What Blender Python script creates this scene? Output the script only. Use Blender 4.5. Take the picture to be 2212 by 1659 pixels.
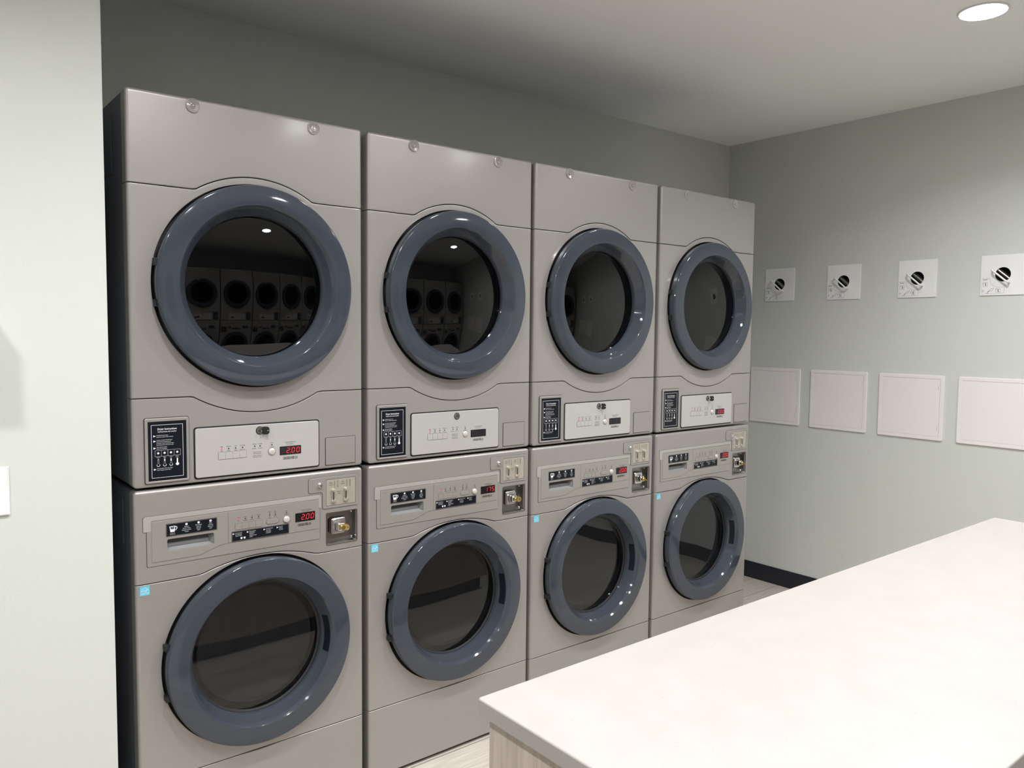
import bpy, bmesh, math, random
from math import pi, sin, cos, sqrt, radians
from mathutils import Vector, Matrix
random.seed(7)
scene = bpy.context.scene
for o in list(bpy.data.objects): bpy.data.objects.remove(o)
C = scene.collection

# ------------------------------------------------------------------ camera
FPX = 1712.45; YAW = 0.67836; PITCH = -0.06595; ROLL = 0.009837
cd = bpy.data.cameras.new('camera'); cam = bpy.data.objects.new('camera', cd); C.objects.link(cam)
cd.sensor_fit = 'HORIZONTAL'; cd.sensor_width = 36.0; cd.lens = 36.0 * FPX / 2212.0
cd.clip_start = 0.05; cd.clip_end = 60
_f = Vector((sin(YAW)*cos(PITCH), cos(YAW)*cos(PITCH), sin(PITCH)))
_r = Vector((cos(YAW), -sin(YAW), 0)); _u = _r.cross(_f)
_r2 = _r*cos(ROLL) + _u*sin(ROLL); _u2 = -_r*sin(ROLL) + _u*cos(ROLL)
cam.matrix_world = Matrix(((_r2.x, _u2.x, -_f.x, -0.5765), (_r2.y, _u2.y, -_f.y, -2.2677), (_r2.z, _u2.z, -_f.z, 1.5055), (0, 0, 0, 1)))
scene.camera = cam

# ------------------------------------------------------------------ world, exposure, lamps' strength
w = bpy.data.worlds.new('world'); scene.world = w; w.use_nodes = True
w.node_tree.nodes['Background'].inputs[0].default_value = (0.6, 0.65, 0.72, 1)
w.node_tree.nodes['Background'].inputs[1].default_value = 0.02
scene.view_settings.view_transform = 'Standard'; scene.view_settings.look = 'None'
scene.view_settings.gamma = 1.0; scene.view_settings.use_curve_mapping = False
scene.view_settings.exposure = 1.38
LAMP = 34.0                      # emission of the round ceiling lamps
BEAM = 5.6                       # watts of their downward beam
SPREAD = 142
LAMP_X = (2.565, 1.375, 0.185, -1.005)
LAMP_Y = (-1.042, -2.108)
HC = 2.669                       # ceiling height
XR = 3.616                       # right wall
YB = 0.797                       # wall behind the near row
YM = -1.575                      # middle line of the room
XL = -2.4                        # left wall

# ------------------------------------------------------------------ materials
def mat(name, col, rough=0.5, metal=0.0, coat=0.0, coat_rough=0.05, emit=None, estr=0.0, bump=None, ior=1.5, spec=None):
    m = bpy.data.materials.new(name); m.use_nodes = True
    b = m.node_tree.nodes['Principled BSDF']
    b.inputs['Base Color'].default_value = (*col, 1); b.inputs['Roughness'].default_value = rough
    b.inputs['Metallic'].default_value = metal; b.inputs['IOR'].default_value = ior
    b.inputs['Coat Weight'].default_value = coat; b.inputs['Coat Roughness'].default_value = coat_rough
    if spec is not None: b.inputs['Specular IOR Level'].default_value = spec
    if emit:
        b.inputs['Emission Color'].default_value = (*emit, 1); b.inputs['Emission Strength'].default_value = estr
    if bump:
        sc, st, dist = bump
        nt = m.node_tree; tc = nt.nodes.new('ShaderNodeTexCoord'); n = nt.nodes.new('ShaderNodeTexNoise')
        n.inputs['Scale'].default_value = sc; n.inputs['Detail'].default_value = 3
        bp = nt.nodes.new('ShaderNodeBump'); bp.inputs['Strength'].default_value = st; bp.inputs['Distance'].default_value = dist
        nt.links.new(tc.outputs['Object'], n.inputs['Vector']); nt.links.new(n.outputs['Fac'], bp.inputs['Height'])
        nt.links.new(bp.outputs['Normal'], b.inputs['Normal'])
    return m

def colour_noise(m, c1, c2, scale, vscale=(1, 1, 1), detail=4, lo=0.35, hi=0.65):
    nt = m.node_tree; b = nt.nodes['Principled BSDF']
    tc = nt.nodes.new('ShaderNodeTexCoord'); mp = nt.nodes.new('ShaderNodeMapping'); mp.inputs['Scale'].default_value = vscale
    n = nt.nodes.new('ShaderNodeTexNoise'); n.inputs['Scale'].default_value = scale; n.inputs['Detail'].default_value = detail
    r = nt.nodes.new('ShaderNodeValToRGB'); r.color_ramp.elements[0].color = (*c1, 1); r.color_ramp.elements[1].color = (*c2, 1)
    r.color_ramp.elements[0].position = lo; r.color_ramp.elements[1].position = hi
    nt.links.new(tc.outputs['Object'], mp.inputs['Vector']); nt.links.new(mp.outputs['Vector'], n.inputs['Vector'])
    nt.links.new(n.outputs['Fac'], r.inputs['Fac']); nt.links.new(r.outputs['Color'], b.inputs['Base Color'])
    return nt, n, r, b, mp

M = {}
M['wall'] = mat('sage_wall_paint', (0.60, 0.62, 0.585), 0.6, bump=(260, 0.08, 0.002))
M['ceiling'] = mat('ceiling_paint', (0.90, 0.905, 0.90), 0.8, bump=(200, 0.08, 0.002))
M['paint'] = mat('silver_grey_paint', (0.345, 0.327, 0.312), 0.38, 0.42, coat=0.6, coat_rough=0.14, bump=(900, 0.02, 0.0004))
M['cabinet'] = mat('shaded_side_paint', (0.11, 0.12, 0.15), 0.45, 0.3)  # same paint as the front panels, the sides' shade put into the colour
M['dark_gap'] = mat('black_rubber', (0.008, 0.009, 0.012), 0.6)
M['ring'] = mat('blue_grey_gloss_plastic', (0.044, 0.052, 0.068), 0.07)
M['fascia'] = mat('satin_silver_fascia', (0.375, 0.358, 0.335), 0.34, 0.45, coat=0.15, coat_rough=0.2)
M['band'] = mat('light_silver_band', (0.46, 0.45, 0.43), 0.38, 0.4)
M['white_fascia'] = mat('pale_brushed_fascia', (0.49, 0.48, 0.465), 0.26, 0.25, coat=0.2, coat_rough=0.15)
M['navy'] = mat('navy_black_label', (0.006, 0.008, 0.013), 0.3, spec=0.2)
M['print_white'] = mat('white_print', (0.75, 0.76, 0.78), 0.5)
M['print_black'] = mat('black_print', (0.02, 0.02, 0.022), 0.5)
M['line'] = mat('groove_shadow_grey', (0.05, 0.05, 0.052), 0.6)
M['display'] = mat('display_black', (0.006, 0.006, 0.008), 0.12)
M['seg_off'] = mat('display_segment_unlit', (0.03, 0.03, 0.03), 0.3)
M['red'] = mat('red_led', (0.5, 0.01, 0.02), 0.4, emit=(1.0, 0.03, 0.05), estr=0.45)
M['pearl'] = mat('pearl_button', (0.62, 0.60, 0.57), 0.22, 0.3, coat=0.4)
M['chrome'] = mat('chrome', (0.72, 0.72, 0.72), 0.12, 1.0)
M['dull_chrome'] = mat('dull_steel', (0.30, 0.29, 0.28), 0.28, 1.0)
M['steel'] = mat('drum_steel', (0.45, 0.45, 0.44), 0.35, 1.0)
M['brass'] = mat('brass', (0.62, 0.46, 0.18), 0.25, 1.0)
M['coin_plate'] = mat('cream_zinc_plate', (0.49, 0.45, 0.39), 0.32, 0.45)
M['key_black'] = mat('black_key_plastic', (0.012, 0.013, 0.014), 0.35)
M['blue'] = mat('sky_blue_sticker', (0.12, 0.52, 0.70), 0.4)
M['white'] = mat('white_plastic', (0.82, 0.82, 0.82), 0.4)
M['panel_white'] = mat('pinkish_white_panel', (0.80, 0.765, 0.765), 0.5)
M['baseboard'] = mat('dark_vinyl_base', (0.012, 0.015, 0.022), 0.4)
M['trim'] = mat('lamp_trim_white', (0.8, 0.8, 0.79), 0.4)
M['lamp'] = mat('lamp_diffuser', (0.9, 0.9, 0.9), 0.5, emit=(1.0, 0.995, 0.99), estr=LAMP)
M['clear_cap'] = mat('clear_plastic_cap', (0.36, 0.34, 0.33), 0.12, 0.2, coat=0.8)
M['cup_rim'] = mat('clear_cap_rim', (0.62, 0.60, 0.58), 0.15, 0.3, coat=0.5)

def glass_mat(name, tint, bounce=1.5):
    m = bpy.data.materials.new(name); m.use_nodes = True; nt = m.node_tree
    nt.nodes.clear(); out = nt.nodes.new('ShaderNodeOutputMaterial')
    tr = nt.nodes.new('ShaderNodeBsdfTransparent'); tr.inputs[0].default_value = (*tint, 1)
    gl = nt.nodes.new('ShaderNodeBsdfGlossy'); gl.inputs['Roughness'].default_value = 0.015; gl.inputs[0].default_value = (1, 1, 1, 1)
    fr = nt.nodes.new('ShaderNodeFresnel'); fr.inputs['IOR'].default_value = bounce
    mx = nt.nodes.new('ShaderNodeMixShader')
    nt.links.new(fr.outputs[0], mx.inputs[0]); nt.links.new(tr.outputs[0], mx.inputs[1]); nt.links.new(gl.outputs[0], mx.inputs[2])
    nt.links.new(mx.outputs[0], out.inputs[0]); return m
M['washer_glass'] = glass_mat('washer_door_glass', (0.72, 0.73, 0.72), 1.55)
M['bowl_glass'] = glass_mat('inner_bowl_glass', (0.85, 0.86, 0.85), 1.5)
M['grey_plastic'] = mat('grey_moulded_plastic', (0.21, 0.215, 0.22), 0.4)
M['dryer_glass'] = glass_mat('smoked_dryer_glass', (0.10, 0.11, 0.12), 1.5)

# quartz
M['quartz'] = mat('white_quartz', (0.82, 0.78, 0.74), 0.3)
nt, n, r, b, mp = colour_noise(M['quartz'], (0.325, 0.303, 0.290), (0.340, 0.318, 0.304), 14, detail=6)
v = nt.nodes.new('ShaderNodeTexNoise'); v.inputs['Scale'].default_value = 150; v.inputs['Detail'].default_value = 2
vr = nt.nodes.new('ShaderNodeValToRGB'); vr.color_ramp.elements[0].position = 0.69; vr.color_ramp.elements[1].position = 0.76
vr.color_ramp.elements[0].color = (0, 0, 0, 1); vr.color_ramp.elements[1].color = (0.45, 0.45, 0.45, 1)
mx = nt.nodes.new('ShaderNodeMixRGB'); mx.inputs[2].default_value = (0.22, 0.20, 0.18, 1)
nt.links.new(mp.outputs['Vector'], v.inputs['Vector']); nt.links.new(v.outputs['Fac'], vr.inputs['Fac'])
nt.links.new(vr.outputs['Color'], mx.inputs[0]); nt.links.new(r.outputs['Color'], mx.inputs[1]); nt.links.new(mx.outputs[0], b.inputs['Base Color'])
# laminate cabinet (vertical grain)
M['laminate'] = mat('taupe_oak_laminate', (0.34, 0.29, 0.25), 0.5)
colour_noise(M['laminate'], (0.37, 0.31, 0.265), (0.52, 0.445, 0.395), 9, (9, 9, 0.6), 6, 0.32, 0.68)
# plank floor running along x
M['floor'] = mat('pale_oak_plank', (0.5, 0.46, 0.4), 0.42)
nt, n, r, b, mp = colour_noise(M['floor'], (0.44, 0.40, 0.355), (0.59, 0.55, 0.495), 4, (1.6, 34, 1), 9, 0.3, 0.7)
br = nt.nodes.new('ShaderNodeTexBrick'); tc = nt.nodes.new('ShaderNodeTexCoord')
br.inputs['Scale'].default_value = 1.0; br.inputs['Brick Width'].default_value = 1.22; br.inputs['Row Height'].default_value = 0.18
br.inputs['Mortar Size'].default_value = 0.0022; br.inputs['Color1'].default_value = (1, 1, 1, 1); br.inputs['Color2'].default_value = (0.82, 0.81, 0.79, 1)
br.inputs['Mortar'].default_value = (0.35, 0.33, 0.3, 1); br.offset = 0.37
mm = nt.nodes.new('ShaderNodeMixRGB'); mm.blend_type = 'MULTIPLY'; mm.inputs[0].default_value = 1
nt.links.new(tc.outputs['Object'], br.inputs['Vector']); nt.links.new(r.outputs['Color'], mm.inputs[1]); nt.links.new(br.outputs['Color'], mm.inputs[2])
nt.links.new(mm.outputs[0], b.inputs['Base Color'])

# ------------------------------------------------------------------ mesh builder
class MB:
    """collects shapes with materials and links them as ONE mesh object"""
    def __init__(s): s.v = []; s.f = []; s.m = []; s.mats = []
    def mi(s, m):
        m = M[m] if isinstance(m, str) else m
        if m not in s.mats: s.mats.append(m)
        return s.mats.index(m)
    def raw(s, V, F, m):
        k = len(s.v); i = s.mi(m)
        s.v += [tuple(p) for p in V]; s.f += [tuple(a + k for a in f) for f in F]; s.m += [i] * len(F); return s
    def box(s, x0, x1, y0, y1, z0, z1, m):
        V = [(x, y, z) for x in (x0, x1) for y in (y0, y1) for z in (z0, z1)]
        F = [(0, 1, 3, 2), (4, 6, 7, 5), (0, 4, 5, 1), (2, 3, 7, 6), (0, 2, 6, 4), (1, 5, 7, 3)]
        return s.raw(V, F, m)
    def rbox(s, x0, x1, y0, y1, z0, z1, m, r=0.003, seg=2):
        bm = bmesh.new(); bmesh.ops.create_cube(bm, size=1)
        for v in bm.verts: v.co = Vector((x0 + (v.co.x + .5)*(x1 - x0), y0 + (v.co.y + .5)*(y1 - y0), z0 + (v.co.z + .5)*(z1 - z0)))
        bmesh.ops.bevel(bm, geom=bm.edges[:], offset=r, segments=seg, profile=0.5, affect='EDGES')
        bm.verts.index_update(); s.raw([v.co.copy() for v in bm.verts], [[v.index for v in f.verts] for f in bm.faces], m); bm.free(); return s
    def lathe(s, prof, c, m, seg=96, axis='y', close=False):
        """prof: list of (radius, offset along axis); c centre; axis y or x or z"""
        V = []; n = len(prof)
        for k in range(seg):
            a = 2*pi*k/seg
            for (r, h) in prof:
                if axis == 'y': V.append((c[0] + r*cos(a), c[1] + h, c[2] + r*sin(a)))
                elif axis == 'x': V.append((c[0] + h, c[1] + r*cos(a), c[2] + r*sin(a)))
                else: V.append((c[0] + r*cos(a), c[1] + r*sin(a), c[2] + h))
        F = []
        for k in range(seg):
            k2 = (k + 1) % seg
            for j in range(n - (0 if close else 1)):
                j2 = (j + 1) % n
                F.append((k*n + j, k*n + j2, k2*n + j2, k2*n + j))
        return s.raw(V, F, m)
    def tube(s, pts, r, m, seg=10, cap=True):
        P = [Vector(p) for p in pts]; V = []; F = []; up = None
        for i, p in enumerate(P):
            t = (P[min(i + 1, len(P) - 1)] - P[max(i - 1, 0)]).normalized()
            if up is None:
                up = Vector((0, 0, 1)) if abs(t.z) < 0.9 else Vector((1, 0, 0))
            up = (up - t*up.dot(t)).normalized(); sd = t.cross(up)
            for k in range(seg):
                a = 2*pi*k/seg; V.append(p + (up*cos(a) + sd*sin(a))*r)
        for i in range(len(P) - 1):
            for k in range(seg):
                k2 = (k + 1) % seg; F.append((i*seg + k, i*seg + k2, (i + 1)*seg + k2, (i + 1)*seg + k))
        if cap: F += [tuple(range(seg))[::-1], tuple((len(P) - 1)*seg + k for k in range(seg))]
        return s.raw(V, F, m)
    def build(s, name, parent=None, angle=35, weighted=False, face_out=False, plain=False):
        me = bpy.data.meshes.new(name); me.from_pydata(s.v, [], s.f)
        for m in s.mats: me.materials.append(m)
        for p, i in zip(me.polygons, s.m): p.material_index = i
        bm = bmesh.new(); bm.from_mesh(me); bmesh.ops.recalc_face_normals(bm, faces=bm.faces[:]) if not weighted else None
        if face_out:
            for f in bm.faces:
                if f.normal.y > 0: f.normal_flip()
        bm.to_mesh(me); bm.free()
        me.shade_smooth(); me.set_sharp_from_angle(angle=radians(angle)); me.update()
        o = bpy.data.objects.new(name, me); C.objects.link(o)
        if parent: o.parent = parent
        if not plain:
            md = o.modifiers.new('wn', 'WEIGHTED_NORMAL'); md.keep_sharp = True; md.weight = 100
        return o

def curve_mesh(cu):
    ob = bpy.data.objects.new('t', cu); C.objects.link(ob)
    dg = bpy.context.evaluated_depsgraph_get(); dg.update()
    me = bpy.data.meshes.new_from_object(ob.evaluated_get(dg), depsgraph=dg)
    V = [v.co.copy() for v in me.vertices]; F = [tuple(p.vertices) for p in me.polygons]
    bpy.data.objects.remove(ob); bpy.data.meshes.remove(me)
    return V, F

FRONT = 'front'
def place(V, mode, at):
    """local drawing plane (X right, Y up, Z towards viewer) -> world. front: facing -y; side: on the right wall facing -x"""
    out = []
    for p in V:
        if mode == 'front': out.append((p.x + at[0], -p.z + at[1], p.y + at[2]))
        elif mode == 'rwall': out.append((-p.z + at[0], -p.x + at[1], p.y + at[2]))
        else: out.append((p.x + at[0], p.y + at[1], p.z + at[2]))
    return out

def shape(loops, thick, bev=0.0, bres=1):
    """flat plate from closed outlines (holes allowed) ; front surface at Z = thick, back at 0"""
    cu = bpy.data.curves.new('s', 'CURVE'); cu.dimensions = '2D'; cu.fill_mode = 'BOTH'
    for L in loops:
        sp = cu.splines.new('POLY'); sp.points.add(len(L) - 1); sp.use_cyclic_u = True
        for i, q in enumerate(L): sp.points[i].co = (q[0], q[1], 0, 1)
    if thick > 0:
        cu.extrude = max(thick/2 - bev, 1e-5); cu.bevel_depth = bev; cu.bevel_resolution = bres; cu.offset = -bev
    V, F = curve_mesh(cu); bpy.data.curves.remove(cu)
    if thick > 0: V = [Vector((v.x, v.y, v.z + thick/2)) for v in V]
    # weld
    bm = bmesh.new(); vs = [bm.verts.new(v) for v in V]
    for f in F:
        try: bm.faces.new([vs[i] for i in f])
        except ValueError: pass
    bmesh.ops.remove_doubles(bm, verts=bm.verts[:], dist=1e-6)
    if thick > 0: bmesh.ops.recalc_face_normals(bm, faces=bm.faces[:])
    bm.verts.index_update(); V = [v.co.copy() for v in bm.verts]; F = [tuple(v.index for v in f.verts) for f in bm.faces]; bm.free()
    return V, F

def rrect(x0, x1, z0, z1, r=0.004, n=5):
    L = []
    for cx, cz, a0 in ((x1 - r, z1 - r, 0), (x0 + r, z1 - r, 90), (x0 + r, z0 + r, 180), (x1 - r, z0 + r, 270)):
        for k in range(n + 1):
            a = radians(a0 + 90*k/n); L.append((cx + r*cos(a), cz + r*sin(a)))
    return L
def circ(cx, cz, r, n=40): return [(cx + r*cos(2*pi*k/n), cz + r*sin(2*pi*k/n)) for k in range(n)]

def text(s, size, x, z, align='CENTER', xs=1.0, bold=0.0, skew=0):
    cu = bpy.data.curves.new('t', 'FONT'); cu.body = s; cu.size = size; cu.align_x = align; cu.align_y = 'CENTER'
    cu.resolution_u = 2; cu.offset = bold; cu.space_line = 1.0; cu.shear = skew
    V, F = curve_mesh(cu); bpy.data.curves.remove(cu)
    return [Vector((v.x*xs + x, v.y + z, 0)) for v in V], F

class Plate(MB):
    """flat drawing helpers facing mode"""
    def __init__(s, mode='front', at=(0, 0, 0)): super().__init__(); s.mode = mode; s.at = at
    def pl(s, loops, z0, thick, m, bev=0.0, bres=1):
        V, F = shape(loops, thick, bev, bres)
        return s.raw(place([Vector((v.x, v.y, v.z + z0)) for v in V], s.mode, s.at), F, m)
    def tx(s, str_, size, x, z, zz, m, **k):
        V, F = text(str_, size, x, z, **k)
        return s.raw(place([Vector((v.x, v.y, zz)) for v in V], s.mode, s.at), F, m)
    def frame(s, x0, x1, z0, z1, w, zz, m, r=0.0008):
        return s.pl([rrect(x0, x1, z0, z1, r, 2), rrect(x0 + w, x1 - w, z0 + w, z1 - w, max(r - w, 1e-4), 2)], zz, 0.0, m)
    def disc(s, x, z, r, zz, m, n=16): return s.pl([circ(x, z, r, n)], zz, 0.0, m)
    def lines(s, x, z, words, size, m, zz, lead=1.25, align='LEFT', xs=0.8, bold=0.0):
        for i, t in enumerate(words): s.tx(t, size, x, z - i*size*lead, zz, m, align=align, xs=xs, bold=bold)
        return s

# ------------------------------------------------------------------ tagging
def tag(o, label=None, cat=None, group=None, kind=None):
    if label: o['label'] = label
    if cat: o['category'] = cat
    if group: o['group'] = group
    if kind: o['kind'] = kind
    return o
def thing(name, label, cat, loc=(0, 0, 0), rz=0, group=None):
    o = bpy.data.objects.new(name, None); C.objects.link(o); o.empty_display_size = 0.1
    o.location = loc; o.rotation_euler = (0, 0, rz); return tag(o, label, cat, group)
def copy_tree(o, parent=None):
    c = o.copy(); C.objects.link(c); c.parent = parent
    for ch in list(o.children): copy_tree(ch, c)
    return c
def struct(mb, name, **k): return tag(mb.build(name, **k), kind='structure')

# ================================================================== THE ROOM
YF = 2*YM - YB                    # wall behind the far row
struct(MB().box(XL - .1, XR + .1, YF - .1, YB + .1, -0.1, 0, 'floor'), 'floor')
cb = MB()
# ceiling with cut-outs for the recessed lamps
V, F = shape([[(XL - .1, YF - .1), (XR + .1, YF - .1), (XR + .1, YB + .1), (XL - .1, YB + .1)]] + [circ(x, y, 0.0745, 48) for x in LAMP_X for y in LAMP_Y], 0.1)
cb.raw(place(V, 'flat', (0, 0, HC)), F, 'ceiling'); struct(cb, 'ceiling')
struct(MB().box(XL - .1, XR + .1, YB, YB + .1, 0, HC, 'wall'), 'wall_back')
struct(MB().box(XL - .1, XR + .1, YF - .1, YF, 0, HC, 'wall'), 'wall_front')
struct(MB().box(XL - .1, XL, YF, YB, 0, HC, 'wall'), 'wall_left')
struct(MB().rbox(XL, -0.112, -0.06, YB, 0, HC, 'wall', 0.002), 'wall_pier')
PITCHV = 0.3975
VY = [0.4165 - PITCHV*k for k in range(4)] + [2*YM - (0.4165 - PITCHV*k) for k in (3, 2)]
VZ = 1.797
wr = Plate('rwall', (XR + 0.1, 0, 0))
wr.pl([[(-YB - .1, 0), (-YF + .1, 0), (-YF + .1, HC), (-YB - .1, HC)]] + [circ(-y, VZ + .003, 0.034, 40) for y in VY], 0, 0.1, 'wall')
struct(wr, 'wall_right')
struct(MB().rbox(XR - .006, XR, YF + .006, YB, 0, 0.102, 'baseboard', .002), 'baseboard_right')
struct(MB().rbox(XL, XR - .006, YB - .006, YB, 0, 0.102, 'baseboard', .002), 'baseboard_back') if False else None
struct(MB().rbox(-0.112, XR - .006, YB - .006, YB, 0, 0.102, 'baseboard', .002), 'baseboard_back')
struct(MB().rbox(XL, XR - .006, YF, YF + .006, 0, 0.102, 'baseboard', .002), 'baseboard_front')
struct(MB().rbox(XL, -0.114, -0.066, -0.06, 0, 0.102, 'baseboard', .002), 'baseboard_pier')

# ------------------------------------------------------------------ ceiling lamps
def lamp(label, x, y):
    t = thing('ceiling_lamp', label, 'ceiling light', (x, y, HC), 0, 'round recessed ceiling lights')
    MB().lathe([(0.0745, 0.0), (0.083, -0.0005), (0.0835, -0.003), (0.081, -0.005), (0.076, -0.005), (0.0735, 0.000), (0.0725, 0.012), (0.0745, 0.012)], (0, 0, 0), 'trim', 64, 'z', True).build('trim_ring', t)
    MB().lathe([(0.0001, 0.008), (0.0722, 0.008), (0.0722, 0.012), (0.0001, 0.012)], (0, 0, 0), 'lamp', 64, 'z').build('diffuser', t)
    ld = bpy.data.lights.new('beam', 'AREA'); ld.shape = 'DISK'; ld.size = .14; ld.energy = BEAM; ld.spread = radians(SPREAD); ld.color = (1.0, 0.995, 0.99)
    lo = bpy.data.objects.new('beam', ld); C.objects.link(lo); lo.location = (0, 0, .0065); lo.parent = t
    return t
l0 = lamp('bright round recessed ceiling light above the counter, nearest the wall of access panels', LAMP_X[0], LAMP_Y[0])
ROWN = {0: 'nearest the right wall', 1: 'second from the right wall', 2: 'third from the right wall', 3: 'farthest from the right wall'}
for j, y in enumerate(LAMP_Y):
    for i, x in enumerate(LAMP_X):
        if (i, j) == (0, 0): continue
        c = copy_tree(l0); c.location = (x, y, HC)
        c['label'] = 'round recessed ceiling light of the %s, %s' % (('row by the machines', 'row behind the counter')[j], ROWN[i])

# ================================================================== MACHINES
W = 0.686; CX = 0.3465
def round_front(mb, V, F, R, zb, zt, mname):
    """round the outer vertical / top / bottom front edges with radius R: cut, then push back"""
    bm = bmesh.new(); vs = [bm.verts.new(v) for v in V]
    for f in F:
        try: bm.faces.new([vs[i] for i in f])
        except ValueError: pass
    cuts = [R*(1 - cos(radians(a))) for a in (20, 36, 50, 63, 76, 90)]
    def cut(co, no):
        bmesh.ops.bisect_plane(bm, geom=bm.verts[:] + bm.edges[:] + bm.faces[:], dist=1e-7, plane_co=co, plane_no=no)
    for c in cuts:
        cut((c, 0, 0), (1, 0, 0)); cut((W - c, 0, 0), (1, 0, 0))
        if zt is not None: cut((0, 0, zt - c), (0, 0, 1))
        if zb is not None: cut((0, 0, zb + c), (0, 0, 1))
    for v in bm.verts:
        x, y, z = v.co
        if y > 0.02: continue
        qx = max(0, R - x, x - (W - R)); qz = 0
        if zt is not None: qz = max(qz, z - (zt - R))
        if zb is not None: qz = max(qz, zb + R - z)
        d = min(R, sqrt(qx*qx + qz*qz)); v.co.y = y + R - sqrt(max(0, R*R - d*d))
    bm.verts.index_update()
    mb.raw([v.co.copy() for v in bm.verts], [[v.index for v in f.verts] for f in bm.faces], mname); bm.free()

def arc_pts(cx, cz, r, x0, x1, top=True, n=28):
    out = []
    for k in range(n + 1):
        x = x0 + (x1 - x0)*k/n; d = sqrt(max(0, r*r - (x - cx)**2)); out.append((x, cz + d if top else cz - d))
    return out
def front_panel(name, loops, zb, zt, parent, m='paint', R=0.010, thick=0.045, extra=None):
    V, F = shape(loops, thick, 0.0021, 2)
    P = place(V, 'front', (0, thick, 0)); mb = MB()
    round_front(mb, P, F, R, zb, zt, m)
    if extra: extra(mb)
    return mb.build(name, parent, 28, weighted=True)
def corner(x, z, sx, sz, r, n=5):
    """rounded outline corner; sx,sz = direction towards the inside"""
    cx, cz = x + sx*r, z + sz*r; out = []
    for k in range(n + 1):
        a = pi/2*k/n; out.append((cx - sx*r*cos(a), cz - sz*r*sin(a)))
    return out
G = 0.0011   # half seam
DZ = 1.628; DR = 0.2910
# seams: dryer
ZS1, ZS2 = 1.887, 1.316
def seam_up(off): return [(0, ZS1 + off)] + [(0.166, ZS1 + off)] + arc_pts(CX, DZ, 0.311 + off, 0.1775, 0.5155) + [(0.527, ZS1 + off), (W, ZS1 + off)]
def seam_lo(off): return [(0, ZS2 + off), (0.150, ZS2 + off)] + arc_pts(CX, DZ, 0.364 - off, 0.162, 0.531, False) + [(0.543, ZS2 + off), (W, ZS2 + off)]
ZT, ZDB = 2.133, 1.0725
ZWT, ZW1, ZW2 = 1.066, 0.8085, 0.245
WZ = 0.553; WR = 0.2835
def seam_w(off): return [(0, ZW1 + off), (0.166, ZW1 + off)] + arc_pts(0.35, 0.314, 0.525 + off, 0.182, 0.518) + [(0.534, ZW1 + off), (W, ZW1 + off)]

SEG = {'0': 'abcdef', '2': 'abged', '1': 'bc', '7': 'abc', '5': 'afgcd', '8': 'abcdefg'}
def digit(p, ch, x, z, h, zz, m):
    """seven-segment digit centred x,z, slanted"""
    wd = h*0.55; t = h*0.105; s = 0.12
    pos = {'a': (0, h/2, 1), 'g': (0, 0, 1), 'd': (0, -h/2, 1), 'b': (wd/2, h/4, 0), 'c': (wd/2, -h/4, 0), 'f': (-wd/2, h/4, 0), 'e': (-wd/2, -h/4, 0)}
    for k in SEG[ch]:
        cx, cz, hor = pos[k]; L = (wd if hor else h/2)/2 - t*0.35
        if hor: q = [(-L, 0), (-L + t/2, t/2), (L - t/2, t/2), (L, 0), (L - t/2, -t/2), (-L + t/2, -t/2)]
        else: q = [(0, -L), (t/2, -L + t/2), (t/2, L - t/2), (0, L), (-t/2, L - t/2), (-t/2, -L + t/2)]
        p.pl([[(x + cx + a + (cz + b)*s, z + cz + b) for a, b in q]], zz, 0.0, m)
def display(parent, x0, x1, z0, z1, zf, digits, lit, first_off=True):
    first_off = zf > .003
    p = Plate(); p.pl([rrect(x0, x1, z0, z1, .0008, 2)], zf, 0.0012, 'display')
    zz = zf + 0.0014; h = (z1 - z0)*0.56; cz = (z0 + z1)/2; n = 4; st = (x1 - x0)*0.235; xs = x1 - st*0.62
    for i, ch in enumerate(reversed(digits)):
        digit(p, ch, xs - i*st, cz, h, zz, 'red' if lit else 'seg_off')
    if lit and len(digits) == 3 and digits != '175': p.disc(xs - 2*st + st*0.46, cz - h/2, h*0.07, zz, 'red', 8)
    if len(digits) == 3 and first_off: digit(p, '8', xs - 3*st, cz, h, zz, 'seg_off')
    o = p.build('display', parent)
    tag(o, 'black display reading %s in red' % {'200': '2.00', '175': '1.75'}.get(digits, digits) if lit else 'unlit black display')
    return o

def dense(P):
    out = []
    for i, (a, b) in enumerate(zip(P, P[1:])):
        out.append(a); L = sqrt((b[0] - a[0])**2 + (b[1] - a[1])**2)
        if L > .008:
            for t in (.0018/L, 1 - .0018/L): out.append((a[0] + (b[0] - a[0])*t, a[1] + (b[1] - a[1])*t))
    return out + [P[-1]]
def fillet(P):
    """polyline of (r, y, fillet radius) -> finely rounded profile with support points"""
    out = []
    for i, (x, y, f) in enumerate(P):
        p = Vector((x, y))
        if i == 0 or i == len(P) - 1 or f == 0: out.append((x, y)); continue
        a = Vector(P[i - 1][:2]); b = Vector(P[i + 1][:2]); u = (a - p).normalized(); v = (b - p).normalized()
        h = u.angle(v)/2; t = min(f/math.tan(h), (a - p).length*.48, (b - p).length*.48); f = t*math.tan(h)
        c = p + (u + v).normalized()*f/sin(h); p0 = p + u*t; p1 = p + v*t; a0 = math.atan2(p0.y - c.y, p0.x - c.x); a1 = math.atan2(p1.y - c.y, p1.x - c.x)
        d = (a1 - a0 + pi) % (2*pi) - pi; n = max(3, int(abs(d)/radians(9)) + 1)
        out.append(tuple(p0 + u*min(.0012, t*.3)))
        for k in range(n + 1): out.append((c.x + f*cos(a0 + d*k/n), c.y + f*sin(a0 + d*k/n)))
        out.append(tuple(p1 + v*min(.0012, t*.3)))
    return out
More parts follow.
